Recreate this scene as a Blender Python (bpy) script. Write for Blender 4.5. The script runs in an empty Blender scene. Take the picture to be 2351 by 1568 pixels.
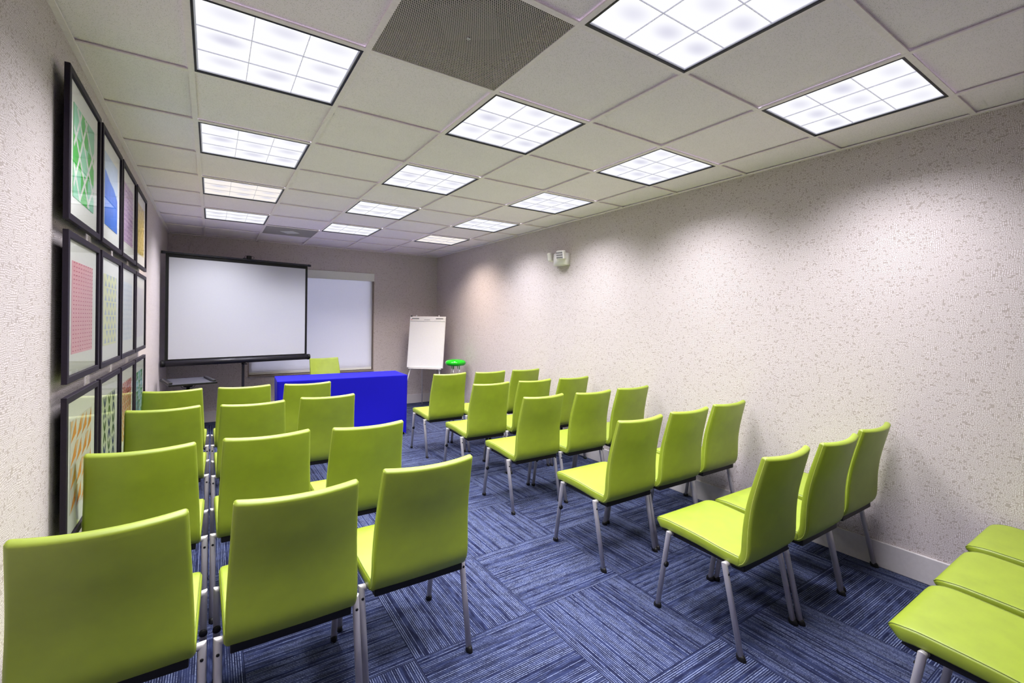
import bpy, bmesh, math, random
from math import pi, sin, cos, radians as R
from mathutils import Vector, Matrix
random.seed(7)
C = bpy.context.scene.collection
H = 2.535            # ceiling height
T = 0.6096           # ceiling grid module
XL, XR, YB, YN = 0.205, 4.02, 5.0, -3.75

# ------------------------------------------------------------------ materials
def lin(c):
    def f(v):
        v /= 255.0
        return v/12.92 if v <= 0.04045 else ((v+0.055)/1.055)**2.4
    return (f(c[0]), f(c[1]), f(c[2]), 1.0)

class NT:
    """small node-tree helper"""
    def __init__(s, name):
        s.m = bpy.data.materials.new(name); s.m.use_nodes = True
        s.t = s.m.node_tree; s.n = s.t.nodes; s.l = s.t.links
        s.b = s.n['Principled BSDF']; s.out = s.n['Material Output']
    def new(s, typ, **kw):
        n = s.n.new(typ)
        for k, v in kw.items(): setattr(n, k, v)
        return n
    def put(s, sock, v):
        if hasattr(v, 'links') or isinstance(v, bpy.types.NodeSocket): s.l.new(v, sock)
        else: sock.default_value = v
    def math(s, op, a, b=0.0, c=0.0, clamp=False):
        n = s.new('ShaderNodeMath', operation=op, use_clamp=clamp)
        s.put(n.inputs[0], a); s.put(n.inputs[1], b); s.put(n.inputs[2], c)
        return n.outputs[0]
    def mix(s, f, a, b, typ='MIX'):
        n = s.new('ShaderNodeMix', data_type='RGBA', blend_type=typ)
        s.put(n.inputs[0], f); s.put(n.inputs[6], a); s.put(n.inputs[7], b)
        return n.outputs[2]
    def mixf(s, f, a, b):
        n = s.new('ShaderNodeMix', data_type='FLOAT')
        s.put(n.inputs[0], f); s.put(n.inputs[2], a); s.put(n.inputs[3], b)
        return n.outputs[0]
    def pos(s):
        g = s.new('ShaderNodeNewGeometry'); x = s.new('ShaderNodeSeparateXYZ')
        s.l.new(g.outputs['Position'], x.inputs[0]); return x.outputs, g.outputs['Position']
    def obj(s):
        g = s.new('ShaderNodeTexCoord'); x = s.new('ShaderNodeSeparateXYZ')
        s.l.new(g.outputs['Object'], x.inputs[0]); return x.outputs, g.outputs['Object']
    def comb(s, x, y, z=0.0):
        n = s.new('ShaderNodeCombineXYZ')
        s.put(n.inputs[0], x); s.put(n.inputs[1], y); s.put(n.inputs[2], z); return n.outputs[0]
    def noise(s, vec, scale, detail=2.0, rough=0.5):
        n = s.new('ShaderNodeTexNoise'); s.l.new(vec, n.inputs['Vector'])
        n.inputs['Scale'].default_value = scale; n.inputs['Detail'].default_value = detail
        n.inputs['Roughness'].default_value = rough; return n
    def white(s, vec):
        n = s.new('ShaderNodeTexWhiteNoise', noise_dimensions='3D'); s.l.new(vec, n.inputs['Vector']); return n
    def ramp(s, f, stops):
        n = s.new('ShaderNodeValToRGB'); s.put(n.inputs[0], f)
        e = n.color_ramp.elements
        while len(e) < len(stops): e.new(0.5)
        for el, (p, c) in zip(e, stops): el.position = p; el.color = c
        return n.outputs[0]
    def bump(s, h, strength=0.2, dist=0.002):
        n = s.new('ShaderNodeBump'); n.inputs['Strength'].default_value = strength
        n.inputs['Distance'].default_value = dist; s.l.new(h, n.inputs['Height'])
        s.l.new(n.outputs[0], s.b.inputs['Normal'])

def simple(name, rgb, rough=0.5, metal=0.0, spec=0.5, noise=0.04, scale=60):
    k = NT(name); c = lin(rgb)
    k.b.inputs['Roughness'].default_value = rough; k.b.inputs['Metallic'].default_value = metal
    k.b.inputs['Specular IOR Level'].default_value = spec
    if noise:
        _, P = k.obj(); n = k.noise(P, scale, 3.0)
        d = tuple(max(0, v*(1-noise*2)) for v in c[:3])+(1,)
        u = tuple(min(1, v*(1+noise*2)) for v in c[:3])+(1,)
        k.put(k.b.inputs['Base Color'], k.ramp(n.outputs[0], [(0.3, d), (0.7, u)]))
    else: k.b.inputs['Base Color'].default_value = c
    return k.m

def mat_wallpaper():
    k = NT('wallpaper'); p, P = k.pos()
    u = k.math('ADD', p[0], p[1]); v = p[2]
    uv = k.comb(u, v)
    big = k.noise(uv, 11.0, 1.0)
    cs = k.new('ShaderNodeSeparateColor'); k.l.new(big.outputs['Color'], cs.inputs[0])
    uu = k.math('ADD', u, k.math('MULTIPLY', k.math('SUBTRACT', cs.outputs[0], 0.5), 0.011))
    vv = k.math('ADD', v, k.math('MULTIPLY', k.math('SUBTRACT', cs.outputs[1], 0.5), 0.011))
    vor = k.new('ShaderNodeTexVoronoi', distance='CHEBYCHEV', voronoi_dimensions='2D')
    k.l.new(k.comb(uu, k.math('MULTIPLY', vv, 1.25)), vor.inputs['Vector']); vor.inputs['Scale'].default_value = 26.0
    sc = k.new('ShaderNodeSeparateColor'); k.l.new(vor.outputs['Color'], sc.inputs[0])
    sw = k.math('GREATER_THAN', sc.outputs[0], 0.66)
    a = k.mixf(sw, uu, vv); b = k.mixf(sw, vv, uu)
    b = k.math('ADD', b, k.math('MULTIPLY', a, k.math('MULTIPLY', k.math('SUBTRACT', sc.outputs[2], 0.5), 0.22)))   # each patch leans a little
    zoom = k.math('ADD', 0.75, k.math('MULTIPLY', sc.outputs[1], 0.6))
    br = k.new('ShaderNodeTexBrick', offset=0.37, offset_frequency=2, squash=0.6, squash_frequency=3)
    k.l.new(k.comb(k.math('MULTIPLY', a, zoom), k.math('MULTIPLY', k.math('ADD', b, sc.outputs[1]), zoom)), br.inputs['Vector'])
    for n, val in dict(Scale=1.0, Bias=0.0).items(): br.inputs[n].default_value = val
    br.inputs['Mortar Size'].default_value = 0.00088; br.inputs['Mortar Smooth'].default_value = 0.1
    br.inputs['Brick Width'].default_value = 0.0145; br.inputs['Row Height'].default_value = 0.0066
    br.inputs['Color1'].default_value = (0, 0, 0, 1); br.inputs['Color2'].default_value = (1, 1, 1, 1)
    br.inputs['Mortar'].default_value = (0, 0, 0, 1)
    fill = k.math('MULTIPLY', k.math('GREATER_THAN', br.outputs['Color'], 0.92), 0.75)
    line = k.math('MAXIMUM', br.outputs['Fac'], fill)
    col = k.mix(line, lin(WALL_PALE), lin(WALL_LINE))
    k.put(k.b.inputs['Base Color'], col)
    k.b.inputs['Roughness'].default_value = 0.55; k.b.inputs['Specular IOR Level'].default_value = 0.35
    return k.m

def mat_carpet():
    k = NT('carpet'); p, P = k.pos(); S = 0.606
    tx = k.math('DIVIDE', k.math('ADD', p[0], 0.606*4-2.032), S)
    ty = k.math('DIVIDE', k.math('ADD', p[1], 0.606*10+0.078), S)
    ix = k.math('FLOOR', tx); iy = k.math('FLOOR', ty)
    par = k.math('MODULO', k.math('ADD', ix, iy), 2.0)          # quarter-turn
    fx = k.math('MULTIPLY', k.math('SUBTRACT', tx, ix), S); fy = k.math('MULTIPLY', k.math('SUBTRACT', ty, iy), S)
    across = k.mixf(par, fx, fy); along = k.mixf(par, fy, fx)
    tid = k.math('ADD', k.math('MULTIPLY', ix, 13.7), k.math('MULTIPLY', iy, 7.3))
    wob = k.noise(P, 90.0, 1.0)
    ac = k.math('ADD', across, k.math('MULTIPLY', k.math('SUBTRACT', wob.outputs[0], 0.5), 0.0016))
    L = k.math('DIVIDE', ac, 0.0087); lid = k.math('FLOOR', L)
    fr = k.math('ABSOLUTE', k.math('SUBTRACT', k.math('SUBTRACT', L, lid), 0.5))   # 0 at line centre
    line = k.math('SUBTRACT', 1.0, k.math('MULTIPLY', fr, 3.7), clamp=True)
    rline = k.white(k.comb(lid, tid, 0.3)).outputs[0]
    dash = k.noise(k.comb(k.math('MULTIPLY', along, 0.9), k.math('MULTIPLY', lid, 0.73), tid), 9.0, 2.0).outputs[0]
    loops = k.noise(k.comb(k.math('MULTIPLY', along, 210.0), k.math('MULTIPLY', lid, 3.1), tid), 1.0, 1.0).outputs[0]
    amt = k.math('MULTIPLY', k.math('SUBTRACT', k.math('ADD', k.math('MULTIPLY', rline, 0.9), dash), 0.52, clamp=True), 1.35, clamp=True)
    amt = k.math('MULTIPLY', amt, k.math('MULTIPLY', k.math('SUBTRACT', loops, 0.2, clamp=True), 2.7), clamp=True)
    patch = k.noise(k.comb(k.math('MULTIPLY', along, 14.0), k.math('MULTIPLY', across, 48.0), tid), 1.0, 1.0).outputs[0]
    base = k.ramp(patch, [(0.40, lin(CARPET[0])), (0.60, lin(CARPET[1]))])
    f = k.math('MULTIPLY', line, amt)
    col = k.mix(f, base, lin(CARPET[2]))
    # tile joint
    j = k.math('MINIMUM', k.math('MINIMUM', fx, fy), k.math('MINIMUM', k.math('SUBTRACT', S, fx), k.math('SUBTRACT', S, fy)))
    col = k.mix(k.math('LESS_THAN', j, 0.0022), col, lin(CARPET[3]))
    k.put(k.b.inputs['Base Color'], col)
    k.b.inputs['Roughness'].default_value = 0.95; k.b.inputs['Specular IOR Level'].default_value = 0.1
    k.bump(k.math('ADD', k.math('MULTIPLY', line, 0.6), loops), 0.35, 0.003)
    return k.m

def mat_tile():
    k = NT('ceiling_tile'); p, P = k.pos()
    n1 = k.noise(P, 420.0, 2.0, 0.6); n2 = k.noise(P, 7.0, 2.0)
    vor = k.new('ShaderNodeTexVoronoi'); k.l.new(P, vor.inputs['Vector']); vor.inputs['Scale'].default_value = 210.0
    rnd = k.new('ShaderNodeSeparateColor'); k.l.new(vor.outputs['Color'], rnd.inputs[0])
    pit = k.math('MULTIPLY', k.math('LESS_THAN', vor.outputs['Distance'], 0.28), k.math('GREATER_THAN', rnd.outputs[0], 0.55))
    pit2 = k.math('GREATER_THAN', n1.outputs[0], 0.64)
    base = k.mix(n2.outputs[0], lin((248, 238, 249)), lin((253, 244, 254)))
    col = k.mix(k.math('MULTIPLY', k.math('MAXIMUM', pit, pit2), 0.6), base, lin((160, 154, 154)))
    k.put(k.b.inputs['Base Color'], col)
    k.b.inputs['Roughness'].default_value = 0.95; k.b.inputs['Specular IOR Level'].default_value = 0.1
    return k.m

def mat_vinyl(name, rgb):
    k = NT(name); _, P = k.obj(); c = lin(rgb)
    n = k.noise(P, 14.0, 3.0); g = k.noise(P, 420.0, 2.0)
    d = tuple(v*0.93 for v in c[:3])+(1,); u = tuple(v*1.05 for v in c[:3])+(1,)
    k.put(k.b.inputs['Base Color'], k.ramp(n.outputs[0], [(0.3, d), (0.7, u)]))
    k.b.inputs['Roughness'].default_value = 0.5; k.b.inputs['Specular IOR Level'].default_value = 0.8
    k.b.inputs['Coat Weight'].default_value = 0.12; k.b.inputs['Coat Roughness'].default_value = 0.4
    k.bump(g.outputs[0], 0.08, 0.001)
    return k.m

def mat_perforated(name, rgb, pitch=0.0082, rad=0.34):
    """sheet metal with a hexagonal pattern of round holes"""
    k = NT(name); p, P = k.pos()
    ax = k.math('DIVIDE', p[0], pitch); ay = k.math('DIVIDE', p[1], pitch*1.732)
    def cell(dx, dy):
        x = k.math('ADD', ax, dx); y = k.math('ADD', ay, dy)
        x = k.math('SUBTRACT', k.math('FRACT', x), 0.5); y = k.math('MULTIPLY', k.math('SUBTRACT', k.math('FRACT', y), 0.5), 1.732)
        return k.math('SQRT', k.math('ADD', k.math('MULTIPLY', x, x), k.math('MULTIPLY', y, y)))
    d = k.math('MINIMUM', cell(10.0, 10.0), cell(10.5, 10.5))
    hole = k.math('LESS_THAN', d, rad)
    k.b.inputs['Base Color'].default_value = lin(rgb); k.b.inputs['Roughness'].default_value = 0.5
    tr = k.new('ShaderNodeBsdfTransparent'); mx = k.new('ShaderNodeMixShader')
    k.l.new(hole, mx.inputs[0]); k.l.new(k.b.outputs[0], mx.inputs[1]); k.l.new(tr.outputs[0], mx.inputs[2])
    k.l.new(mx.outputs[0], k.out.inputs[0])
    return k.m

def mat_lamp(name, rgb, strength):
    """nine-cell lens of a luminaire: every cell glows a little less where its reflector curves away from the tube"""
    k = NT(name); o, P = k.obj(); c = (T-.042)/3
    def loc(a): return k.math('SUBTRACT', k.math('FRACT', k.math('ADD', k.math('DIVIDE', a, c), 10.5)), 0.5)
    def idx(a): return k.math('FLOOR', k.math('ADD', k.math('DIVIDE', a, c), 10.5))
    u, v = loc(o[0]), loc(o[1]); rnd = k.white(k.comb(idx(o[0]), idx(o[1]), 1.7)).outputs[0]
    def sq(a, m, s): d = k.math('DIVIDE', k.math('SUBTRACT', a, m), s); return k.math('MULTIPLY', d, d)
    r = k.math('ADD', sq(u, 0.06, 0.46), sq(v, -0.16, 0.30))
    soft = k.math('SMOOTH_MAX', k.math('SUBTRACT', 1.0, r), 0.0, 0.3)
    dip = k.math('MULTIPLY', k.math('MULTIPLY', soft, soft), k.math('ADD', 0.25, k.math('MULTIPLY', rnd, 0.75)), clamp=True)
    k.n.remove(k.b)
    e = k.new('ShaderNodeEmission')
    k.put(e.inputs[0], k.mix(dip, lin(rgb), lin((232, 231, 248))))
    k.put(e.inputs[1], k.math('MULTIPLY', k.math('SUBTRACT', 1.0, k.math('MULTIPLY', dip, 0.15)), strength))
    k.l.new(e.outputs[0], k.out.inputs[0])
    return k.m

def mat_cell(name, rgb, strength):
    """pale grey louvre blade; the lamp light on it is put in as emission"""
    k = NT(name); k.b.inputs['Base Color'].default_value = lin(rgb); k.b.inputs['Roughness'].default_value = 0.35
    k.b.inputs['Emission Color'].default_value = lin(rgb); k.b.inputs['Emission Strength'].default_value = strength
    return k.m

def mat_glass():
    k = NT('picture_glass'); k.n.remove(k.b)
    tr = k.new('ShaderNodeBsdfTransparent'); gl = k.new('ShaderNodeBsdfGlossy'); gl.inputs['Roughness'].default_value = 0.02
    fr = k.new('ShaderNodeFresnel'); fr.inputs[0].default_value = 1.22
    mx = k.new('ShaderNodeMixShader'); k.l.new(fr.outputs[0], mx.inputs[0])
    k.l.new(tr.outputs[0], mx.inputs[1]); k.l.new(gl.outputs[0], mx.inputs[2]); k.l.new(mx.outputs[0], k.out.inputs[0])
    return k.m

def mat_brushed(name, rgb, rough=0.34):
    k = NT(name); _, P = k.obj()
    n = k.noise(P, 300.0, 1.0)
    k.b.inputs['Base Color'].default_value = lin(rgb); k.b.inputs['Metallic'].default_value = 0.35
    k.put(k.b.inputs['Roughness'], k.math('ADD', rough-0.05, k.math('MULTIPLY', n.outputs[0], 0.1)))
    return k.m

def mat_cloth(name, rgb):
    k = NT(name); _, P = k.obj(); n = k.noise(P, 600.0, 2.0); c = lin(rgb)
    k.b.inputs['Base Color'].default_value = c
    k.b.inputs['Roughness'].default_value = 0.8; k.b.inputs['Specular IOR Level'].default_value = 0.15
    k.b.inputs['Sheen Weight'].default_value = 0.03
    k.bump(n.outputs[0], 0.1, 0.0008)
    return k.m

def mat_shade():
    k = NT('shade_fabric'); _, P = k.obj(); n = k.noise(P, 300.0, 2.0)
    k.put(k.b.inputs['Base Color'], k.ramp(n.outputs[0], [(0.3, lin((232, 232, 240))), (0.7, lin((242, 242, 248)))]))
    k.b.inputs['Roughness'].default_value = 0.85
    tl = k.new('ShaderNodeBsdfTranslucent'); tl.inputs[0].default_value = lin((236, 238, 250))
    mx = k.new('ShaderNodeMixShader'); mx.inputs[0].default_value = 0.32
    k.l.new(k.b.outputs[0], mx.inputs[1]); k.l.new(tl.outputs[0], mx.inputs[2]); k.l.new(mx.outputs[0], k.out.inputs[0])
    return k.m

WALL_PALE, WALL_LINE = (216, 207, 209), (164, 151, 146)
CARPET = [(24, 28, 54), (40, 47, 79), (136, 146, 178), (26, 30, 54)]
M = dict(
    wall=mat_wallpaper(), carpet=mat_carpet(), tile=mat_tile(),
    tee=simple('grid_tee', (246, 236, 242), 0.5, 0, 0.3, 0.02),
    base=simple('baseboard_paint', (206, 200, 202), 0.4, 0, 0.4, 0.015),
    vinyl=mat_vinyl('lime_vinyl', (132, 149, 24)), seam=simple('seam_thread', (104, 118, 32), 0.6, noise=0), seampale=simple('seam_thread_pale', (186, 198, 92), 0.6, noise=0),
    silver=mat_brushed('silver_tube', (196, 191, 194), .42), black=simple('black_plastic', (15, 14, 16), 0.5, spec=0.3, noise=0.02),
    blackmetal=simple('black_metal', (34, 33, 42), 0.35, 0.2, noise=0.02),
    lampframe=simple('lamp_frame', (24, 20, 30), 0.5, noise=0),
    lamp=mat_lamp('lamp_glow', (250, 250, 255), .885), lampwarm=mat_lamp('lamp_glow_warm', (255, 246, 240), .86),
    blade=mat_cell('lamp_blade', (190, 190, 205), 0.30),
    perf=mat_perforated('perforated_metal', (204, 194, 194)), perf2=simple('vent_metal', (156, 150, 148), 0.6, noise=0.02),
    dark=simple('plenum_dark', (18, 17, 17), 0.9, noise=0), plate=simple('plate_white', (215, 214, 216), 0.5, noise=0.01),
    frame=simple('frame_wood', (32, 25, 38), 0.5, spec=0.2, noise=0.06, scale=120), mat=simple('mat_board', (246, 247, 244), 0.8, noise=0.01),
    glass=mat_glass(), paper=simple('paper', (232, 231, 234), 0.8, noise=0.01),
    screen=simple('screen_fabric', (184, 185, 194), 0.85, noise=0.005), blue=mat_cloth('royal_blue_cloth', (19, 14, 172)),
    shade=mat_shade(), valance=simple('valance', (226, 226, 222), 0.6, noise=0.01),
    sill=simple('sill', (150, 136, 128), 0.7), white=simple('white_metal', (228, 226, 228), 0.4, noise=0.01),
    green=simple('green_plastic', (20, 190, 18), 0.15, spec=0.6, noise=0), chrome=simple('chrome', (225, 225, 228), 0.12, 0.9, noise=0),
    ivory=simple('ivory_plastic', (240, 236, 236), 0.4, noise=0.01), lens=simple('lens', (210, 214, 220), 0.15, 0.5, noise=0.1, scale=200),
    lensdark=simple('lens_dark', (70, 72, 84), 0.2, 0.5, noise=0),
    grey=simple('grey_laminate', (58, 58, 70), 0.55, noise=0.02), ink=simple('ink', (40, 40, 44), 0.6, noise=0),
    red=simple('red_ink', (205, 40, 60), 0.6, noise=0), greyink=simple('grey_ink', (150, 150, 154), 0.6, noise=0),
    wood=simple('table_laminate', (120, 100, 80), 0.5),
)
def paint(name, rgb):
    if name not in M: M[name] = simple(name, rgb, 0.7, noise=0.03, scale=40)
    return M[name]

# ------------------------------------------------------------------ mesh helpers
def ob(name, bm, mats, parent=None, smooth=False, loc=None, rot=None):
    me = bpy.data.meshes.new(name)
    bmesh.ops.recalc_face_normals(bm, faces=bm.faces[:])
    bm.to_mesh(me); bm.free()
    if not isinstance(mats, (list, tuple)): mats = [mats]
    for m in mats: me.materials.append(m)
    if smooth:
        for p in me.polygons: p.use_smooth = True
    o = bpy.data.objects.new(name, me); C.objects.link(o)
    if parent: o.parent = parent
    if loc: o.location = loc
    if rot: o.rotation_euler = rot
    return o
def thing(name, label, cat, loc=(0, 0, 0), rz=0.0, group=None):
    o = bpy.data.objects.new(name, None); C.objects.link(o)
    o.empty_display_size = 0.1; o.location = loc; o.rotation_euler = (0, 0, rz)
    return tag(o, label, cat, group)
def tag(o, label, cat, group=None):
    o['label'] = label; o['category'] = cat
    if group: o['group'] = group
    return o
def struct(o): o['kind'] = 'structure'; return o
def dup(root):
    r = root.copy(); C.objects.link(r)
    for ch in root.children:
        if ch.type == 'LIGHT':
            c = ch.copy(); C.objects.link(c); c.parent = r; continue
        c = ch.copy(); C.objects.link(c); c.parent = r
        for g in ch.children:
            d = g.copy(); C.objects.link(d); d.parent = c
    return r

def box(bm, x0, x1, y0, y1, z0, z1, mi=0, bev=0.0, mat=None):
    g = bmesh.ops.create_cube(bm, size=1.0)
    vs = g['verts']
    for v in vs: v.co = Vector((x0+(v.co.x+.5)*(x1-x0), y0+(v.co.y+.5)*(y1-y0), z0+(v.co.z+.5)*(z1-z0)))
    fs = set(f for v in vs for f in v.link_faces)
    for f in fs: f.material_index = mi
    if bev:
        es = list(set(e for f in fs for e in f.edges))
        r = bmesh.ops.bevel(bm, geom=es, offset=bev, segments=2, affect='EDGES', profile=0.5)
        vs = list(set(v for f in r['faces'] for v in f.verts) | set(v for v in vs if v.is_valid))
        for f in set(f for v in vs for f in v.link_faces): f.material_index = mi
    if mat is not None:
        for v in vs: v.co = mat @ v.co
    return vs
def poly(bm, pts, mi=0):
    f = bm.faces.new([bm.verts.new(p) for p in pts]); f.material_index = mi; return f
def ring_tube(bm, rings, mi=0, cap=True, close=False):
    """rings: list of lists of points, lofted into a tube"""
    V = [[bm.verts.new(p) for p in r] for r in rings]; n = len(V[0])
    pairs = list(zip(V[:-1], V[1:])) + ([(V[-1], V[0])] if close else [])
    for a, b in pairs:
        for i in range(n):
            f = bm.faces.new((a[i], a[(i+1) % n], b[(i+1) % n], b[i])); f.material_index = mi; f.smooth = True
    if cap and not close:
        for r in (V[0], list(reversed(V[-1]))):
            f = bm.faces.new(r); f.material_index = mi
    return V
def tube(bm, pts, rad, seg=10, mi=0, rx=None, up=Vector((1, 0, 0)), cap=True, close=False):
    pts = [Vector(p) for p in pts]; rings = []; n = len(pts)
    for i, p in enumerate(pts):
        if close: t = (pts[(i+1) % n]-pts[i-1]).normalized()
        else:
            t = Vector((0, 0, 0))
            if i: t += (p-pts[i-1]).normalized()
            if i < n-1: t += (pts[i+1]-p).normalized()
            t.normalize()
        a = up - t*up.dot(t)
        if a.length < 1e-4: a = Vector((0, 1, 0)) - t*t.y
        a.normalize(); b = t.cross(a)
        ra = rad if rx is None else rx
        rings.append([p + a*ra*cos(2*pi*j/seg) + b*rad*sin(2*pi*j/seg) for j in range(seg)])
    return ring_tube(bm, rings, mi, cap, close)
def lathe(bm, prof, seg=24, mi=0, mat=None):
    rings = []
    for r, z in prof:
        rings.append([Vector((max(r, 1e-4)*cos(2*pi*j/seg), max(r, 1e-4)*sin(2*pi*j/seg), z)) for j in range(seg)])
    if mat is not None: rings = [[mat @ p for p in r] for r in rings]
    return ring_tube(bm, rings, mi)
def smoothed(pts, n):
    """Catmull-Rom through 2-D control points"""
    P = [Vector((a, b)) for a, b in pts]; P = [P[0]*2-P[1]] + P + [P[-1]*2-P[-2]]
    out = []
    for i in range(1, len(P)-2):
        for j in range(n):
            t = j/n; a, b, c, d = P[i-1], P[i], P[i+1], P[i+2]
            out.append(0.5*((2*b)+(c-a)*t+(2*a-5*b+4*c-d)*t*t+(3*b-a-3*c+d)*t**3))
    out.append(P[-2]); return out

# ------------------------------------------------------------------ room shell
bm = bmesh.new(); poly(bm, [(XL-.1, YN-.1, 0), (XR+.1, YN-.1, 0), (XR+.1, YB+.1, 0), (XL-.1, YB+.1, 0)])
struct(ob('floor', bm, M['carpet']))
def wall(name, *boxes):
    bm = bmesh.new()
    for b in boxes: box(bm, *b)
    return struct(ob(name, bm, M['wall']))
wall('wall_left', (XL-.12, XL, YN-.12, YB+.12, -.02, H+.15))
wall('wall_right', (XR, XR+.12, YN-.12, YB+.12, -.02, H+.15))
wall('wall_near', (XL, XR, YN-.12, YN, -.02, H+.15))
WX0, WX1, WZ0, WZ1 = 1.13, 2.915, 0.60, 2.175
wall('wall_back', (XL, WX0, YB, YB+.12, -.02, H+.15), (WX1, XR, YB, YB+.12, -.02, H+.15),
     (WX0, WX1, YB, YB+.12, -.02, WZ0), (WX0, WX1, YB, YB+.12, WZ1, H+.15))
for nm, b in dict(baseboard_left=(XL, XL+.014, YN, YB, 0, .15), baseboard_right=(XR-.014, XR, YN, YB, 0, .15),
                  baseboard_back=(XL+.014, XR-.014, YB-.014, YB, 0, .15), baseboard_near=(XL+.014, XR-.014, YN, YN+.014, 0, .15)).items():
    bm = bmesh.new(); box(bm, *b, bev=.004); struct(ob(nm, bm, M['base']))
# window recess with its pane behind the shade
bm = bmesh.new()
box(bm, WX0, WX1, YB+.10, YB+.115, WZ0, WZ1, 1)
for b in ((WX0, WX0+.012, YB+.002, YB+.10, WZ0, WZ1), (WX1-.012, WX1, YB+.002, YB+.10, WZ0, WZ1), (WX0+.012, WX1-.012, YB+.002, YB+.10, WZ1-.012, WZ1)): box(bm, *b, mi=0)
for b in ((WX0+.012, WX0+.055, YB+.06, YB+.098, WZ0+.004, WZ1-.012), (WX1-.06, WX1-.012, YB+.06, YB+.098, WZ0+.004, WZ1-.012),  # frame members added to block daylight leaking around the shade
          (WX0+.055, WX1-.06, YB+.06, YB+.098, WZ0+.004, WZ0+.075), (WX0+.055, WX1-.06, YB+.06, YB+.098, WZ1-.06, WZ1-.012)): box(bm, *b, mi=0)
box(bm, WX0, WX1, YB-.02, YB+.10, WZ0-.012, WZ0+.004, 0)
struct(ob('window_1', bm, [M['sill'], M['glass']]))

# ceiling: tiles, with openings where luminaires and vents sit
lights = [(1, -3), (3, -3), (5, -3), (1, -1), (3, -1), (5, -1), (1, 1), (3, 1), (5, 1), (1, 3), (3, 3), (5, 3), (1, 5), (3, 5), (5, 5)]
vents = [(2, -2), (2, 6)]
bm = bmesh.new(); tee = bmesh.new()
xs = [XL]+[i*T for i in range(1, 7)]+[XR]; ys = [YN]+[j*T for j in range(-6, 9)]+[YB]
for i in range(len(xs)-1):
    for j in range(len(ys)-1):
        if (i, j-7) in lights or (i, j-7) in vents: continue
        z = H+.010
        poly(bm, [(xs[i], ys[j], z), (xs[i], ys[j+1], z), (xs[i+1], ys[j+1], z), (xs[i+1], ys[j], z)])
struct(ob('ceiling', bm, M['tile']))
for x in xs[1:-1]: box(tee, x-.012, x+.012, YN, YB, H-.003, H+.003)
for y in ys[1:-1]:
    for i in range(len(xs)-1):
        a = xs[i] + (.012 if i else 0); b = xs[i+1] - (.012 if i < len(xs)-2 else 0)
        box(tee, a, b, y-.012, y+.012, H-.0025, H+.003)
for b in ((XL, XL+.022, YN, YB), (XR-.022, XR, YN, YB), (XL+.022, XR-.022, YB-.022, YB), (XL+.022, XR-.022, YN, YN+.022)):
    box(tee, *b, H-.004, H+.0035)
struct(ob('trim_1', tee, M['tee']))

# ------------------------------------------------------------------ luminaires
LP = 19.5; SPREAD = R(125)
def make_light(warm=False):
    t = thing('ceiling_light', '', 'ceiling light')
    s = T/2-.0125
    bm = bmesh.new(); w = .0085
    for a in ((-s, s, -s, -s+w), (-s, s, s-w, s), (-s, -s+w, -s+w, s-w), (s-w, s, -s+w, s-w)): box(bm, *a, -.004, .018)
    box(bm, -s, s, -s, s, .018, .022)
    ob('frame', bm, M['lampframe'], t)
    bm = bmesh.new(); q = s-w
    poly(bm, [(-q, -q, .008), (-q, q, .008), (q, q, .008), (q, -q, .008)])
    ob('diffuser', bm, M['lampwarm' if warm else 'lamp'], t)
    bm = bmesh.new()
    for k in range(4):
        c = -q + (2*q)*k/3; hw_ = .0011 if k in (1, 2) else .003
        c = min(max(c, -q+hw_), q-hw_)
        box(bm, c-hw_, c+hw_, -q, q, .0035, .0075); box(bm, -q, q, c-hw_, c+hw_, .0035, .0075)
    ob('louver', bm, M['blade'], t)
    la = bpy.data.lights.new('lamp', 'AREA'); la.shape = 'SQUARE'; la.size = 2*q*.97; la.energy = LP; la.spread = SPREAD
    la.color = (1.0, .86, .74) if warm else (.955, .945, 1.0)
    lo = bpy.data.objects.new('lamp', la); C.objects.link(lo); lo.parent = t; lo.location = (0, 0, -.006)
    return t
LWORD = {1: 'left column by the framed prints', 3: 'middle column', 5: 'right column by the bare wall'}
RWORD = {-3: 'nearest overhead', -1: 'second from the camera', 1: 'third from the camera', 3: 'fourth from the camera', 5: 'farthest'}
L0 = make_light(); LW = make_light(True)
first = {False: L0, True: LW}; used = {False: False, True: False}
for (i, j) in lights:
    warm = (i, j) in ((1, 3), (5, 5))
    o = dup(first[warm]) if used[warm] else first[warm]; used[warm] = True
    o.location = ((i+.5)*T, (j+.5)*T, H)
    o['label'] = 'square recessed ceiling light, %s in the %s' % (RWORD[j], LWORD[i])
    if warm: o['label'] = 'warm-tinted recessed ceiling light, %s in the %s' % (RWORD[j], LWORD[i])
    o['group'] = 'recessed square ceiling lights'

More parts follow.
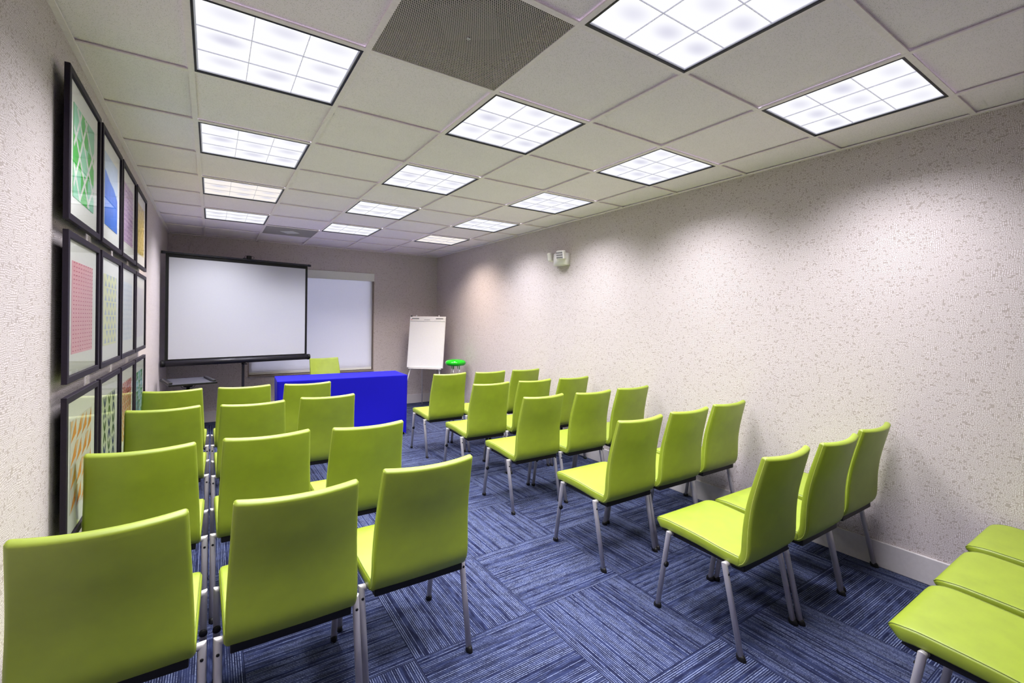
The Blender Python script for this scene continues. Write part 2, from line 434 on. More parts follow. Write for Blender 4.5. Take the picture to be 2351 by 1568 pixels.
# ------------------------------------------------------------------ ceiling vents
def vent(i, j, label, near):
    t = thing('ceiling_vent', label, 'ceiling vent', ((i+.5)*T, (j+.5)*T, H), 0, 'square perforated ceiling vents')
    s = T/2-.0125
    bm = bmesh.new(); poly(bm, [(-s, -s, .0), (-s, s, .0), (s, s, .0), (s, -s, .0)])
    ob('perforated_panel', bm, M['perf' if near else 'perf2'], t)
    bm = bmesh.new(); box(bm, -s, s, -s, s, .12, .125)
    for a in ((-s, -s+.004, -s, s), (s-.004, s, -s, s), (-s, s, -s, -s+.004), (-s, s, s-.004, s)): box(bm, *a, .001, .12)
    ob('plenum', bm, M['dark'], t)
    if near:
        bm = bmesh.new(); box(bm, -.11, .11, -.11, .11, .06, .063, mat=Matrix.Rotation(R(52), 4, 'Z')); ob('deflector_plate', bm, paint('deflector_grey', (60, 57, 56)), t)
        bm = bmesh.new(); lathe(bm, [(0, .0), (.007, -.001), (.008, -.004), (.004, -.0055), (.0038, -.003), (0, -.003)], 14)
        ob('screw', bm, M['plate'], t, True)
    else:
        bm = bmesh.new(); box(bm, -.085, .085, -.085, .085, -.006, -.001, bev=.001, mat=Matrix.Rotation(R(52), 4, 'Z')); ob('center_plate', bm, M['plate'], t)
vent(2, -2, 'large perforated air grille in the ceiling nearest the camera, between two lights', True)
vent(2, 6, 'grey ceiling air diffuser with pale diamond plate, near the projection screen', False)

# ------------------------------------------------------------------ chairs
def shell(bm, cl, width, thick, curve, ends=(0.02, 0.02), corner=(0.02, 0.02), nw=10, seamlist=None, seamin=(.45, .12)):
    """loft a padded slab along a side profile: cl = [(y, z)], width/thick/curve = f(s in 0..1)"""
    n = len(cl); L = [0.0]
    for i in range(1, n): L.append(L[-1]+(cl[i]-cl[i-1]).length)
    tot = L[-1]; rings = []; seams = ([], [])
    def at(d):
        d = min(max(d, 0), tot)
        for i in range(1, n):
            if d <= L[i] or i == n-1:
                f = (d-L[i-1])/max(L[i]-L[i-1], 1e-9)
                return cl[i-1].lerp(cl[i], f), (cl[min(i+1, n-1)]-cl[max(i-2, 0)]).normalized()
    ds = []
    for k in range(7): ds.append(ends[0]*(1-cos(pi/2*k/6)))
    m = 30
    ds += [ends[0]+(tot-ends[0]-ends[1])*k/m for k in range(1, m)]
    for k in range(7): ds.append(tot-ends[1]*(1-sin(pi/2*k/6)))
    for d in ds:
        c, t = at(d); s = d/tot; nrm = Vector((-t.y, t.x))     # (y,z) normal
        w, th, cu = width(s)/2, thick(s)/2, curve(s)
        e = 1.0
        for dd, r, cr in ((d, ends[0], corner[0]), (tot-d, ends[1], corner[1])):
            if dd < r: e = min(e, math.sqrt(max(1-((r-dd)/r)**2, 0.0)))
            if dd < cr: w -= cr-math.sqrt(max(cr*cr-(cr-dd)**2, 0))
        th = max(th*e, .0008); r = min(th*.95, .013); ring = []
        def P(a, b):
            off = cu*((a/w)**2-1)
            return Vector((a, c.x+nrm.x*(b+off), c.y+nrm.y*(b+off)))
        for k in range(nw+1): ring.append(P(-(w-r)+2*(w-r)*k/nw, th))
        for k in range(1, 5): ring.append(P(w-r+r*sin(pi/2*k/5), th-r+r*cos(pi/2*k/5)))
        for k in range(1, 5): ring.append(P(w-r+r*cos(pi/2*k/5), -th+r-r*sin(pi/2*k/5)))
        for k in range(nw+1): ring.append(P((w-r)-2*(w-r)*k/nw, -th))
        for k in range(1, 5): ring.append(P(-w+r-r*sin(pi/2*k/5), -th+r-r*cos(pi/2*k/5)))
        for k in range(1, 5): ring.append(P(-w+r-r*cos(pi/2*k/5), th-r+r*sin(pi/2*k/5)))
        rings.append(ring)
        if seamlist is not None and ends[0]*.3 < d < tot-ends[1]*.3:
            for si, sg in enumerate((-1, 1)):
                seams[si].append(P(sg*(w-r*seamin[0]), th-r*seamin[1])); 
    ring_tube(bm, rings)
    if seamlist is not None: seamlist += [seams[0], seams[1]]
def make_chair():
    t = thing('chair', '', 'chair')
    V, SM = M['vinyl'], M['seam']
    # seat pad: from the hollow at the back to the rounded front edge
    cl = smoothed([(.020, .400), (.060, .402), (.12, .406), (.22, .417), (.33, .424), (.405, .426), (.448, .417), (.466, .400)], 5)
    bm = bmesh.new(); sl = []
    shell(bm, cl, lambda s: .412+.024*s, lambda s: .048+.004*s, lambda s: .007*(1-s), (.012, .026), (.012, .062), 10, sl)
    seat = ob('seat', bm, V, t)
    bm = bmesh.new()
    bm.free()
    for s in sl:
        bm = bmesh.new(); tube(bm, s, .0016, 6); ob('seam', bm, SM, seat, True)
    # back pad
    cl = smoothed([(.062, .392), (.030, .398), (.010, .420), (.002, .455), (.000, .51), (-.004, .58), (-.015, .66), (-.036, .75), (-.058, .83), (-.070, .874)], 5)
    bm = bmesh.new(); sl = []
    def bw(s): return .408-.003*min(s/.3, 1)-.032*max(0, (s-.3)/.7)
    # back profile runs upward so its normal points to the rear; edges curl forward
    shell(bm, cl, bw, lambda s: .044-.012*s, lambda s: -.028*min(1, s*1.3), (.014, .011), (.026, .010), 12, sl, (.06, .75))
    back = ob('backrest', bm, V, t)
    bm = bmesh.new()
    bm.free()
    for s in sl:
        bm = bmesh.new(); tube(bm, s, .0011, 6); ob('seam', bm, M['seampale'], back, True)
    # black pan and beams below the upholstery
    bm = bmesh.new()
    prof = [(.050, .368), (.050, .384), (.25, .394), (.43, .398), (.435, .385), (.40, .378)]
    ring_tube(bm, [[Vector((x, y, z)) for y, z in prof] for x in (-.198, .198)])
    box(bm, -.188, .188, .010, .07, .357, .388, bev=.004)
    ob('seat_pan', bm, M['black'], t)
    for sx in (-1, 1):
        for front in (True, False):
            if front: top, foot, br = (.375, .392), (.437, .014), (.372, .385)
            else: top, foot, br = (.080, .372), (.002, .014), (.075, .372)
            X = sx*.2205
            bm = bmesh.new()
            dirv = (Vector((X, *foot))-Vector((X, *top))).normalized()
            p0, p1, p2 = Vector((sx*.165, br[0], br[1])), Vector((X, *top)), Vector((X, *foot))
            t1, t2 = (p1-p0).normalized(), (p2-p1).normalized(); bis = (t1+t2).normalized()
            e1 = t1.cross(t2).normalized(); e2 = t1.cross(e1)
            offs = [e1*.0125*cos(2*pi*q/16)+e2*.0125*sin(2*pi*q/16) for q in range(16)]
            r0 = [p0+o_ for o_ in offs]; r1 = [p1+o_-t1*(o_.dot(bis)/t1.dot(bis)) for o_ in offs]      # mitred corner
            r2_ = [q+t2*((foot[1]-q.z)/t2.z) for q in r1]
            r1a = [q-t1*.003 for q in r1]; r1b = [q+t2*.003 for q in r1]
            ring_tube(bm, [r0, r1a, r1, r1b, r2_])
            leg = ob('leg', bm, M['silver'], t, True)
            bm = bmesh.new()
            f = Vector((X, *foot))
            ring = [(.0165, 0.0), (.0175, .004), (.0165, .016), (.013, .024)]
            rings = []
            for r_, z_ in ring:
                cc = Vector((X, foot[0]+(z_-.014)*dirv.y/dirv.z, z_))
                rings.append([cc+Vector((r_*.78*cos(2*pi*j/14), r_*1.25*sin(2*pi*j/14), 0)) for j in range(14)])
            ring_tube(bm, rings); ob('foot_cap', bm, M['black'], leg)
            bm = bmesh.new()
            bz = top[1]-.035; by = top[0]+(foot[0]-top[0])*(top[1]-bz)/(top[1]-foot[1])
            yo = .0125 if front else -.0125
            mt = Matrix.Translation((X, by+yo, bz)) @ Matrix.Rotation(pi/2 if not front else -pi/2, 4, 'X')
            lathe(bm, [(0, 0), (.0055, 0), (.005, .002), (.003, .003), (0, .003)], 10, mat=mt); ob('bolt', bm, M['black'], leg, True)
            if front:
                z_ = .235; y_ = top[0]+(foot[0]-top[0])*(top[1]-z_)/(top[1]-foot[1])
                mt = Matrix.Translation((X, y_-.012, z_)) @ Matrix.Rotation(pi/2, 4, 'X')
                bm = bmesh.new(); lathe(bm, [(0, -.004), (.013, -.004), (.0145, .004), (.011, .008), (0, .009)], 14, mat=mt); ob('stop_knob', bm, M['black'], leg, True)
    return t
chair0 = make_chair(); chair_used = [False]
def place_chair(x, y, rz, label, group, sc=1.0):
    o = dup(chair0) if chair_used[0] else chair0
    chair_used[0] = True
    o.location = (x, y, 0); o.rotation_euler = (0, 0, rz); o.scale = (sc, sc, sc)
    o['label'] = label; o['category'] = 'chair'; o['group'] = group
    return o
rowsL = [('nearest row', ((.458, -.809), (.942, -.812), (1.420, -.757))), ('second row from the camera', ((.456, .052), (.930, .058), (1.404, .020))),
         ('third row from the camera', ((.457, 1.086), (.934, 1.035), (1.412, 1.085))), ('front row nearest the screen', ((.454, 1.926), (.930, 1.910), (1.404, 1.872)))]
colL = ['beside the framed prints', 'in the middle', 'on the aisle']
rowsR = [('nearest row with cut-off backs', ((2.800, -2.395), (3.274, -2.392), (3.760, -2.380))), ('second row from the camera', ((2.808, -1.428), (3.277, -1.448), (3.766, -1.430))),
         ('third row from the camera', ((2.806, -.612), (3.282, -.602), (3.760, -.582))), ('fourth row from the camera', ((2.795, .312), (3.268, .275), (3.748, .292))),
         ('fifth row from the camera', ((2.800, 1.094), (3.272, 1.078), (3.745, 1.062))), ('front row nearest the flip chart', ((2.795, 1.938), (3.268, 1.902), (3.742, 1.900)))]
colR = ['on the aisle', 'in the middle', 'against the long wall']
for rows, cols, side, grp in ((rowsL, colL, 'left', 'lime green chairs left of the aisle'), (rowsR, colR, 'right', 'lime green chairs right of the aisle')):
    for rw, ps in rows:
        for (x, y), cw in zip(ps, cols):
            place_chair(x, y, R(random.uniform(-.2, .2)), 'lime green chair, %s block, %s, %s' % (side, rw, cw), grp)
place_chair(2.0, 4.085, pi+R(10), 'lime green chair alone behind the blue table, facing the rows', 'presenter seat', 1.025)

# ------------------------------------------------------------------ table with blue fitted cloth
tx, ty, trz, tw, td, th = 2.035, 3.285, R(-3.0), 1.45, .53, .742
t = thing('folding_table', 'long folding table hidden beneath the royal blue cloth', 'table', (tx, ty, 0), trz)
bm = bmesh.new(); box(bm, -tw/2+.012, tw/2-.012, -td/2+.012, td/2-.012, th-.035, th-.006, bev=.004); ob('tabletop', bm, M['wood'], t)
for sx in (-1, 1):
    for sy in (-1, 1):
        bm = bmesh.new(); tube(bm, [(sx*(tw/2-.06), sy*(td/2-.05), th-.034), (sx*(tw/2-.035), sy*(td/2-.035), .0)], .013, 10); ob('leg', bm, M['blackmetal'], t, True)
bm = bmesh.new()
per = []   # perimeter points: u along, corner-weight
NX, NY = 40, 16
for i in range(NX): per.append((-tw/2+tw*i/NX, -td/2, i/NX, 0))
for i in range(NY): per.append((tw/2, -td/2+td*i/NY, i/NY, 1))
for i in range(NX): per.append((tw/2-tw*i/NX, td/2, i/NX, 2))
for i in range(NY): per.append((-tw/2, td/2-td*i/NY, i/NY, 3))
rings = []
hs = [th, th-.002, th-.006, th-.012]+[th-.02-(th-.03)*k/16 for k in range(17)]
for li, z in enumerate(hs):
    ring = []
    for x, y, u, side in per:
        arch = (sin(pi*u))**.7
        inset = (.006, .0025, .0008, 0)[li] if li < 4 else 0.0
        f = max(0, (th-z)/th)
        pull = (.030 if side in (0, 2) else .05)*sin(pi*min(f, 1))*arch*.6 + .012*f
        zz = z
        if li > 3: zz = z + f*f*((.12 if side in (0, 2) else .16)*arch)
        if li > 4 and side in (0, 3):    # gathered folds by the corners
            d = min(u, 1-u)*(tw if side in (0, 2) else td)
            pull += .006*sin(d*120)*math.exp(-d*14)*min(1, f*2)
        if li > 4 and side == 1:
            d = min(u, 1-u)*td; pull += .005*sin(d*130)*math.exp(-d*12)*min(1, f*2)
        px, py = x, y
        k = inset+pull
        if side == 0: py += k
        if side == 2: py -= k
        if side == 1: px -= k
        if side == 3: px += k
        if u == 0:
            px -= math.copysign(inset*.6, px)
        ring.append(Vector((px, py, max(zz, .004))))
    rings.append(ring)
V = ring_tube(bm, rings, 0, False)
f = bm.faces.new(V[0]); f.smooth = False
cl = ob('tablecloth', bm, M['blue'], None)
cl.location = (tx, ty, 0); cl.rotation_euler = (0, 0, trz)
tag(cl, 'royal blue stretch cloth covering the long table at the front', 'tablecloth')

# ------------------------------------------------------------------ projection screen on tripod
A = Vector((.222, 3.955, 0)); B = Vector((1.832, 4.345, 0)); mid = (A+B)/2; ang = math.atan2(B.y-A.y, B.x-A.x); hw = (B-A).length/2
t = thing('projection_screen', 'white projection screen with black border on a tripod in the left back corner', 'projection screen', mid, ang)
z0, z1 = .935, 2.160
bm = bmesh.new(); fw = hw-.036; ww = fw-.03
box(bm, -fw, fw, -.001, .001, z0-.01, z1); ob('screen_border', bm, M['black'], t)
bm = bmesh.new(); box(bm, -ww, ww, -.0030, -.0012, z0+.014, 2.112); ob('screen_surface', bm, M['screen'], t)
bm = bmesh.new(); tube(bm, [(-hw+.012, .0, .902), (hw-.012, .0, .902)], .035, 20, up=Vector((0, 1, 0)))
case = ob('roller_case', bm, M['blackmetal'], t, True)
for s in (-1, 1):
    bm = bmesh.new(); tube(bm, [(s*(hw-.03), 0, .902), (s*(hw-.006), 0, .902), (s*hw, 0, .902)], .038, 20, up=Vector((0, 1, 0))); ob('end_cap', bm, M['black'], case)
bm = bmesh.new(); box(bm, -hw, hw, -.012, .012, z1-.010, z1+.014, bev=.004)
for s in (-1, 1): tube(bm, [(s*(hw-.03), 0, z1+.002), (s*(hw+.006), 0, z1+.002)], .016, 12, up=Vector((0, 1, 0)))
ob('top_bar', bm, M['blackmetal'], t)
bm = bmesh.new(); box(bm, .035, .085, -.02, .03, z1+.012, z1+.052, bev=.006); hk = ob('hanging_hook', bm, M['black'], t)
bm = bmesh.new(); tube(bm, [(.06+.055*cos(a), -.012, z1+.034+.020*sin(a)) for a in [2*pi*i/20 for i in range(20)]], .0022, 6, close=True, up=Vector((0, 1, 0))); ob('wire_loop', bm, M['black'], hk, True)
bm = bmesh.new(); box(bm, .010, .034, .045, .069, .30, 2.19); box(bm, .006, .038, .03, .073, .84, .875); ob('pole', bm, M['blackmetal'], t)
bm = bmesh.new(); box(bm, .004, .040, -.035, .05, .845, .862); ob('case_bracket', bm, M['black'], t)
for a in (R(100), R(215), R(325)):
    bm = bmesh.new(); d = Vector((cos(a), sin(a), 0)); c = Vector((.022, .057, 0))
    tube(bm, [c+d*.02+Vector((0, 0, .52)), c+d*.38+Vector((0, 0, .012))], .011, 8); ob('leg', bm, M['blackmetal'], t, True)

# ------------------------------------------------------------------ projector stand
t = thing('projector_stand', 'dark grey projector stand tray beneath the left end of the screen', 'stand', (.492, 3.49, 0), R(11))
zt = .752
bm = bmesh.new(); box(bm, -.205, .205, -.29, .29, zt-.014, zt, bev=.003); ob('tray', bm, M['grey'], t)
bm = bmesh.new()
for a in ((-.209, .209, -.294, -.2905), (-.209, .209, .2905, .294), (-.209, -.2055, -.2905, .2905), (.2055, .209, -.2905, .2905)): box(bm, *a, zt-.016, zt+.001)
ob('tray_edge', bm, M['black'], t)
for s in (-1, 1):
    bm = bmesh.new(); box(bm, s*.187-.016, s*.187+.016, -.26, .18, zt+.001, zt+.022, bev=.004); ob('stop_rail', bm, M['blackmetal'], t)
bm = bmesh.new(); tube(bm, [(0, 0, .06), (0, 0, .68)], .016, 14); lathe(bm, [(.0, .685), (.04, .685), (.045, .70), (.03, .715), (.03, .738), (0, .738)], 18); ob('post', bm, M['black'], t, True)
bm = bmesh.new(); tube(bm, [(.062*cos(a), 0, .70+.036*sin(a)) for a in [2*pi*i/24 for i in range(24)]], .003, 6, close=True, up=Vector((0, 1, 0))); ob('tilt_ring', bm, M['grey'], t, True)
for k in range(4):
    a = pi/4+pi/2*k; bm = bmesh.new(); tube(bm, [(.01*cos(a), .01*sin(a), .10), (.26*cos(a)*.9, .26*sin(a), .012)], .012, 8); ob('leg', bm, M['black'], t, True)

# ------------------------------------------------------------------ flip chart easel
yaw = -R(44)
c0 = Vector((3.585, 4.415, 0))
t = thing('flip_chart', 'white flip chart pad on a slim easel in the right back corner', 'flip chart', (c0.x, c0.y, 0), yaw)
lean = R(8.5); ch = 1.07
Mb = Matrix.Translation((0, 0, ch)) @ Matrix.Rotation(-lean, 4, 'X')
bm = bmesh.new()
box(bm, -.305, .305, .0, .016, -.415, .42, bev=.006, mat=Mb); bd = ob('board', bm, M['white'], t)
bm = bmesh.new()
for k in range(5): box(bm, -.297, .297, -.0042+.0008*k, -.0036+.0008*k, -.408, .335, mat=Mb)
ob('paper_pad', bm, M['paper'], t)
bm = bmesh.new(); box(bm, -.300, .300, -.010, -.0005, .335, .408, bev=.003, mat=Mb); cbar = ob('clamp_bar', bm, M['white'], t)
bm = bmesh.new()
for s in (-1, 1): box(bm, s*.205-.062, s*.205+.062, -.0125, -.0095, .376, .386, mat=Mb)
ob('clamp_slot', bm, M['ink'], cbar)
bm = bmesh.new(); box(bm, -.055, .045, -.0115, -.0095, .352, .372, mat=Mb); ob('clamp_latch', bm, paint('latch_grey', (190, 188, 192)), cbar)
bm = bmesh.new(); box(bm, -.282, -.258, -.0108, -.0095, .360, .368, mat=Mb); ob('red_mark', bm, M['red'], cbar)
bm = bmesh.new(); x = -.285
while x < -.06:
    w = random.uniform(.008, .022); box(bm, x, x+w, -.0108, -.0095, .340, .345, mat=Mb); x += w+.006
x = .12
while x < .22:
    w = random.uniform(.008, .016); box(bm, x, x+w, -.0108, -.0095, .353, .356, mat=Mb); x += w+.006
ob('printed_line', bm, M['greyink'], cbar)
for s in (-1, 1):
    bm = bmesh.new(); box(bm, s*.19-.006, s*.19+.006, -.012, .006, .405, .438, bev=.002, mat=Mb); ob('hook', bm, M['white'], cbar)
bm = bmesh.new(); box(bm, -.29, -.265, -.008, .012, .415, .43, bev=.002, mat=Mb); ob('corner_clip', bm, M['black'], cbar)
bm = bmesh.new(); box(bm, -.26, .28, -.035, .004, -.432, -.418, bev=.003, mat=Mb); ob('pen_ledge', bm, M['white'], t)
for s in (-1, 1):
    bm = bmesh.new(); tube(bm, [Mb @ Vector((s*.21, .02, .05)), Mb @ Vector((s*.245, .02, -.42)), Vector((s*.33, -.27, .01))], .009, 10); ob('leg', bm, M['white'], t, True)
for s in (-1, 1):
    bm = bmesh.new(); tube(bm, [Mb @ Vector((s*.10, .025, .25)), Vector((s*.18, .30, .01))], .008, 10); ob('leg', bm, M['white'], t, True)

# ------------------------------------------------------------------ green stool
t = thing('stool', 'glossy green stool with slim chrome legs, right of the flip chart', 'stool', (3.80, 3.78, 0))
bm = bmesh.new()
lathe(bm, [(0, .742), (.09, .740), (.132, .747), (.150, .764), (.156, .784), (.148, .806), (.12, .824), (.07, .834), (0, .836)], 36); ob('seat', bm, M['green'], t, True)
for k in range(4):
    a = R(35)+pi/2*k; bm = bmesh.new(); tube(bm, [(.06*cos(a), .06*sin(a), .756), (.075*cos(a), .075*sin(a), .60), (.17*cos(a), .17*sin(a), .01)], .007, 8); ob('leg', bm, M['chrome'], t, True)
bm = bmesh.new(); tube(bm, [(.135*cos(a), .135*sin(a), .25) for a in [2*pi*i/28 for i in range(28)]], .006, 6, close=True, up=Vector((0, 0, 1))); ob('foot_ring', bm, M['chrome'], t, True)

# ------------------------------------------------------------------ roller shade
t = thing('roller_shade', 'pale grey roller shade with white valance covering the back window', 'window shade', ((WX0+WX1)/2, YB, WZ0))
hx = (WX1-WX0)/2
bm = bmesh.new(); box(bm, -hx+.004, hx-.004, -.016, -.004, 1.445, 1.572, bev=.001); ob('valance', bm, M['valance'], t)
bm = bmesh.new(); box(bm, -hx+.018, hx-.026, .035, .037, .045, 1.55); ob('shade_fabric', bm, M['shade'], t)
bm = bmesh.new(); box(bm, -hx+.018, hx-.026, .028, .044, .014, .046, bev=.003); ob('bottom_rail', bm, M['valance'], t)

# ------------------------------------------------------------------ emergency light on the right wall
t = thing('emergency_light', 'white twin-head emergency light high on the right wall', 'emergency light', (XR, 1.50, 2.125))
bm = bmesh.new()
pts = []
for k in range(9):
    a = k/8; pts.append((-.075-.030*sin(pi*a)*1.0, -.12+.24*a))
rings = []
for z in (-.062, .062):
    rings.append([Vector((.001, -.12, z))]+[Vector((x, y, z)) for x, y in pts]+[Vector((.001, .12, z))])
ring_tube(bm, rings); ob('housing', bm, M['ivory'], t)
t.scale = (1, .86, 1.06)
for sy, rz in ((1, R(-120)), (-1, R(-60))):
    mt = Matrix.Translation((-.06 if sy > 0 else -.10, sy*.165 if sy > 0 else -.088, .038)) @ Matrix.Rotation(R(196) if sy < 0 else R(115), 4, 'Z') @ Matrix.Rotation(R(8), 4, 'Y')
    bm = bmesh.new(); box(bm, -.01, .040, -.055, .055, -.045, .045, bev=.010, mat=mt); hd = ob('lamp_head', bm, M['ivory'], t)
    bm = bmesh.new(); box(bm, .038, .044, -.047, .047, -.037, .037, mi=0, bev=.002, mat=mt)
    for a in range(5):
        for b in range(3):
            y_ = -.036+.018*a; z_ = -.024+.024*b
            box(bm, .0435, .047, y_-.005, y_+.005, z_-.008, z_+.002, mi=1, mat=mt)
    ob('lens', bm, [M['lens'], M['lensdark']], hd)
bm = bmesh.new(); tube(bm, [(-.05, .115, .02), (-.05, .150, .03)], .012, 10); tube(bm, [(-.095, -.06, .02), (-.10, -.075, .03)], .014, 10); ob('swivel', bm, M['ivory'], t, True)

# ------------------------------------------------------------------ framed prints on the left wall
FS = .575
def frame_art(y0, z0, label, art):
    """y0,z0: lower near corner; art(add) draws flat colour shapes in 0..1 coordinates, u away from the camera"""
    t = thing('framed_print', label, 'framed print', (XL, y0, z0), 0, 'framed prints on the left wall')
    bm = bmesh.new(); w = .026; x0, x1 = .030, .047
    e = .0015; prof = [(x0, 0), (x1-e, 0), (x1, e), (x1, w-e), (x1-e, w), (x0, w)]
    ring_tube(bm, [[Vector((x, (d if cy_ < 0 else FS-d), (d if cz_ < 0 else FS-d))) for x, d in prof] for cy_, cz_ in ((-1, -1), (1, -1), (1, 1), (-1, 1))], close=True)
    for f_ in bm.faces: f_.smooth = False
    box(bm, x0, x0+.004, w, FS-w, w, FS-w)
    ob('frame', bm, M['frame'], t)
    bm = bmesh.new(); box(bm, -.001, .030, FS/2-.02, FS/2+.02, FS-.06, FS-.045); ob('hanger', bm, M['black'], t)
    bm = bmesh.new(); box(bm, .0335, .036, w, FS-w, w, FS-w); ob('mat_board', bm, M['mat'], t)
    s = .365; o_ = (FS-s)/2
    bm = bmesh.new(); mats = []; layer = [0]
    def add(pts, name, rgb, lift=1):
        m = paint(name, rgb)
        if m not in mats: mats.append(m)
        layer[0] += 1; x = .0378+.0003*min(lift, 1)+.000008*layer[0]
        poly(bm, [(x, o_+s*min(max(u, 0), 1), o_+s*min(max(v, 0), 1)) for u, v in pts], mats.index(m))
    m0 = art(add)
    box(bm, .0362, .0376, o_, o_+s, o_, o_+s, mats.index(m0) if m0 in mats else 0)
    ob('print', bm, mats, t)
    bm = bmesh.new(); poly(bm, [(.0415, w, w), (.0415, FS-w, w), (.0415, FS-w, FS-w), (.0415, w, FS-w)]); ob('glass', bm, M['glass'], t)

def ground(add, name, rgb):
    add([(0, 0), (1, 0), (1, 1), (0, 1)], name, rgb, 0); return M[name]
def strip(add, a, b, w, name, rgb, lift):
    d = Vector((b[0]-a[0], b[1]-a[1])); n = Vector((-d.y, d.x)).normalized()*w/2
    add([(a[0]+n.x, a[1]+n.y), (a[0]-n.x, a[1]-n.y), (b[0]-n.x, b[1]-n.y), (b[0]+n.x, b[1]+n.y)], name, rgb, lift)
def art_green(add):
    g = ground(add, 'print_green', (74, 204, 84))
    for k, (u0, u1) in enumerate(((0, .34), (.34, .67), (.67, 1))):
        for v in range(3):
            if (k+v) % 2 == 0: add([(u0, v/3), (u1, v/3), (u1, (v+1)/3), (u0, (v+1)/3)], 'print_mint', (150, 222, 186), 1)
    for a, b in (((0, .12), (.62, 1)), ((.28, 0), (1, .72)), ((.66, 0), (1, .30)), ((0, .55), (.35, 1)), ((0, .75), (.75, 0)), ((.15, 1), (1, .18)), ((.5, 1), (1, .55)), ((0, .35), (.3, 0))):
        strip(add, a, b, .07, 'print_white', (238, 240, 236), 2)
    return g
def art_blue(add):
    g = ground(add, 'print_paleblue', (208, 226, 250))
    add([(0, 0), (1, 0), (1, .50), (.7, .62), (.4, .66), (.1, .74), (0, .76)], 'print_blue', (92, 148, 244), 1)
    for k in range(14):
        u = .03+k*.07; strip(add, (u, 0), (u+.02, .45+.12*sin(k*1.7)), .018, 'print_deepblue', (64, 116, 226), 2)
    return g
def art_purple(add):
    g = ground(add, 'print_lilac', (226, 202, 230)); r = random.Random(3)
    for i in range(8):
        for j in range(12):
            u, v = .06+i*.125, .04+j*.083; a = r.choice((.5, 1.0, 2.2, 2.7))
            strip(add, (u-.035*cos(a), v-.035*sin(a)), (u+.035*cos(a), v+.035*sin(a)), .022, 'print_violet', (136, 62, 170), 1)
    return g
def art_gold(add):
    g = ground(add, 'print_straw', (236, 222, 156)); r = random.Random(5)
    for i in range(7):
        for j in range(10):
            u, v = .07+i*.145, .05+j*.1; s_ = 1 if (i+j) % 2 else -1
            add([(u-.04*s_, v-.05), (u+.02, v-.015), (u+.04*s_, v+.05), (u-.02, v+.015)], 'print_gold', (186, 156, 52), 1)
    return g
def art_pink(add):
    g = ground(add, 'print_pink', (255, 184, 192))
    for j in range(22):
        for i in range(9):
            u = .04+i*.11; v = .025+j*.0455
            add([(u, v), (u+.05, v), (u+.05, v+.012), (u, v+.012)], 'print_rose', (214, 84, 112), 1)
    return g
def art_yellow(add):
    g = ground(add, 'print_lemon', (242, 247, 190))
    for j in range(5):
        for i in range(4):
            u, v = .06+i*.25, .03+j*.2
            add([(u, v), (u+.16, v), (u+.08, v+.085)], 'print_mist', (188, 204, 216), 1)
            add([(u+.12, v+.175), (u+.28, v+.175), (u+.2, v+.09)], 'print_mist', (188, 204, 216), 1)
    return g
def art_pale(add):
    g = ground(add, 'print_ice', (234, 242, 252))
    for i in range(7):
        for j in range(12):
            u, v = .07+i*.14, .03+j*.083
            add([(u-.03, v), (u, v-.03), (u+.03, v), (u, v+.03)], 'print_frost', (206, 220, 238), 1)
    return g
def art_stripe(add):
    g = ground(add, 'print_pearl', (246, 244, 250))
    for i in range(9):
        n, c = (('print_blush', (240, 202, 214)), ('print_sky', (204, 222, 240)))[i % 2]
        strip(add, (.06+i*.11, 0), (.06+i*.11, 1), .035, n, c, 1)
    return g
def art_orange(add):
    g = ground(add, 'print_cream', (238, 236, 228))
    for j in range(4):
        for i in range(4):
            u, v = i*.25, j*.25
            add([(u+.01, v+.01), (u+.24, v+.08), (u+.24, v+.24)], 'print_orange', (246, 168, 84), 1)
            if (i+j) % 2: add([(u+.01, v+.24), (u+.11, v+.24), (u+.01, v+.10)], 'print_peach', (246, 206, 160), 1)
    return g
def art_navy(add):
    g = ground(add, 'print_pistachio', (222, 232, 206))
    for j in range(3):
        for i in range(3):
            cu, cv = 1/6+i/3, 1/6+j/3
            for q in (R(60), R(120)):
                for s_ in (1, -1):
                    d = Vector((cos(q), sin(q)))*s_; n = Vector((-d.y, d.x))
                    pts = [(cu, cv)]+[(cu+d.x*.06-n.x*.032, cv+d.y*.06-n.y*.032), (cu+d.x*.13-n.x*.032, cv+d.y*.13-n.y*.032), (cu+d.x*.19, cv+d.y*.19),
                                      (cu+d.x*.13+n.x*.032, cv+d.y*.13+n.y*.032), (cu+d.x*.06+n.x*.032, cv+d.y*.06+n.y*.032)]
                    nm, cc = (('print_navy', (44, 62, 130)), ('print_forest', (70, 106, 84)))[(i+j) % 2]
                    add(pts, nm, cc, 1)
    return g
def art_red(add):
    g = ground(add, 'print_shell', (240, 230, 222))
    for i in range(6):
        for j in range(8):
            u, v = .083+i*.167, .0625+j*.125
            nm, cc = (('print_red', (222, 84, 62)), ('print_amber', (236, 150, 60)))[j < 4]
            for a, b in (((u-.07, v), (u, v+.06)), ((u, v+.06), (u+.07, v)), ((u+.07, v), (u, v-.06)), ((u, v-.06), (u-.07, v))):
                strip(add, a, b, .026, nm, cc, 1)
    return g
def art_zig(add):
    g = ground(add, 'print_aqua', (206, 228, 232))
    for i in range(3):
        for j in range(5):
            u, v = .04+i*.32, .02+j*.2
            nm, cc = (('print_grass', (70, 166, 82)), ('print_teal', (120, 196, 196)))[(i+j) % 2]
            add([(u, v), (u+.30, v+.08), (u+.10, v+.10)], nm, cc, 1)
            add([(u+.10, v+.09), (u+.30, v+.18), (u, v+.20)], nm, cc, 1)
    return g
FY = [-.197, .425, 1.035, 1.645]; FZ = [1.792, 1.178, .553]
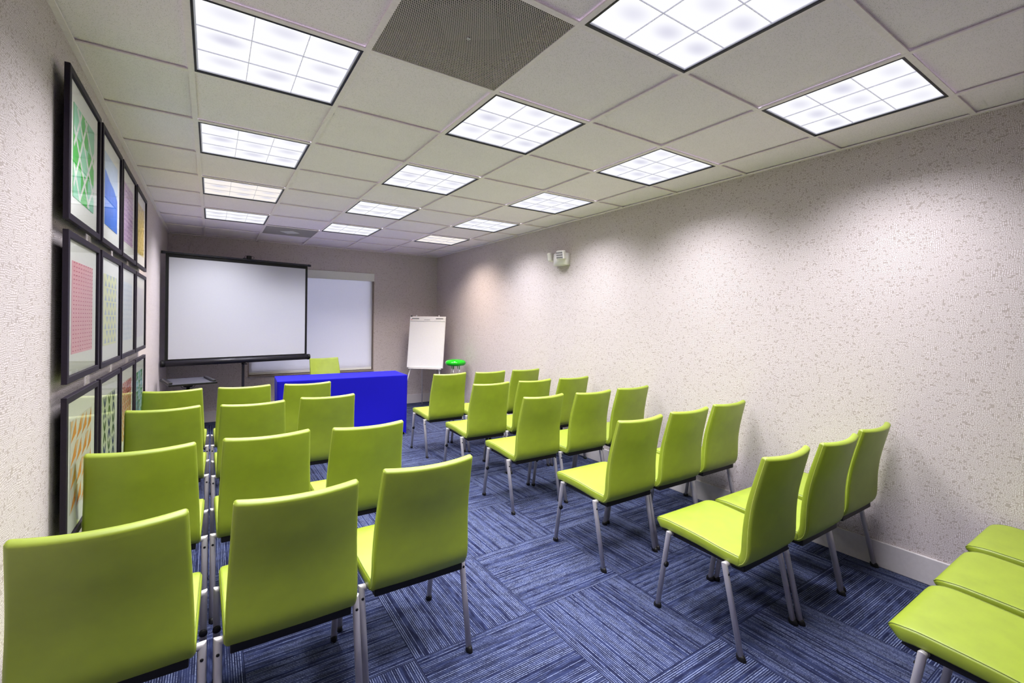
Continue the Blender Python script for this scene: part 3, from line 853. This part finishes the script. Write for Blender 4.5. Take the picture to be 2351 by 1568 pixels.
ARTS = [[(art_green, 'black frame with green and white crossing-bands print, top row'), (art_blue, 'black frame with blue sail-like print, top row'),
         (art_purple, 'black frame with purple dashes print, top row'), (art_gold, 'black frame with gold leaf-pattern print, top row')],
        [(art_pink, 'black frame with pink dashed-grid print, middle row'), (art_yellow, 'black frame with pale yellow print of grey triangles, middle row'),
         (art_pale, 'black frame with faint pale blue print, middle row'), (art_stripe, 'black frame with faint pink and blue stripes, middle row')],
        [(art_orange, 'black frame with orange triangles print, bottom row'), (art_navy, 'black frame with navy and green leaf crosses, bottom row'),
         (art_red, 'black frame with red and orange diamonds print, bottom row'), (art_zig, 'black frame with green zigzag print, bottom row')]]
for r_ in range(3):
    for c_ in range(4): frame_art(FY[c_], FZ[r_], ARTS[r_][c_][1], ARTS[r_][c_][0])

# ------------------------------------------------------------------ world, camera, view
w = bpy.data.worlds.new('world'); bpy.context.scene.world = w; w.use_nodes = True
w.node_tree.nodes['Background'].inputs[0].default_value = (.93, .92, 1.0, 1); w.node_tree.nodes['Background'].inputs[1].default_value = 2.6
cam = bpy.data.cameras.new('camera'); co = bpy.data.objects.new('camera', cam); C.objects.link(co)
f, cx, cy, yaw, roll = 1052.27, 1177.48, 735.96, .5816, .0108
cam.sensor_fit = 'HORIZONTAL'; cam.sensor_width = 36.0; cam.lens = f/2351*36.0
cam.shift_x = -(cx-1175.5)/2351; cam.shift_y = (cy-784)/2351
cam.clip_start = .02
fw = Vector((sin(yaw), cos(yaw), 0)); rt = Vector((cos(yaw), -sin(yaw), 0)); up = Vector((0, 0, 1))
r2 = rt*cos(roll)+up*sin(roll); u2 = -rt*sin(roll)+up*cos(roll)
co.matrix_world = Matrix(((r2.x, u2.x, -fw.x, .695), (r2.y, u2.y, -fw.y, -2.5126), (r2.z, u2.z, -fw.z, H-1.1021), (0, 0, 0, 1)))
sc = bpy.context.scene
sc.camera = co
sc.view_settings.view_transform = 'Standard'; sc.view_settings.look = 'None'
sc.view_settings.gamma = 1.0; sc.view_settings.use_curve_mapping = False; sc.view_settings.exposure = 0.24
sc.cycles.max_bounces = 6; sc.cycles.diffuse_bounces = 5; sc.cycles.glossy_bounces = 2; sc.cycles.transparent_max_bounces = 8
sc.cycles.use_adaptive_sampling = True; sc.cycles.adaptive_threshold = 0.08; sc.cycles.adaptive_min_samples = 12
sc.cycles.use_denoising = True
sc.cycles.sample_clamp_indirect = 6.0
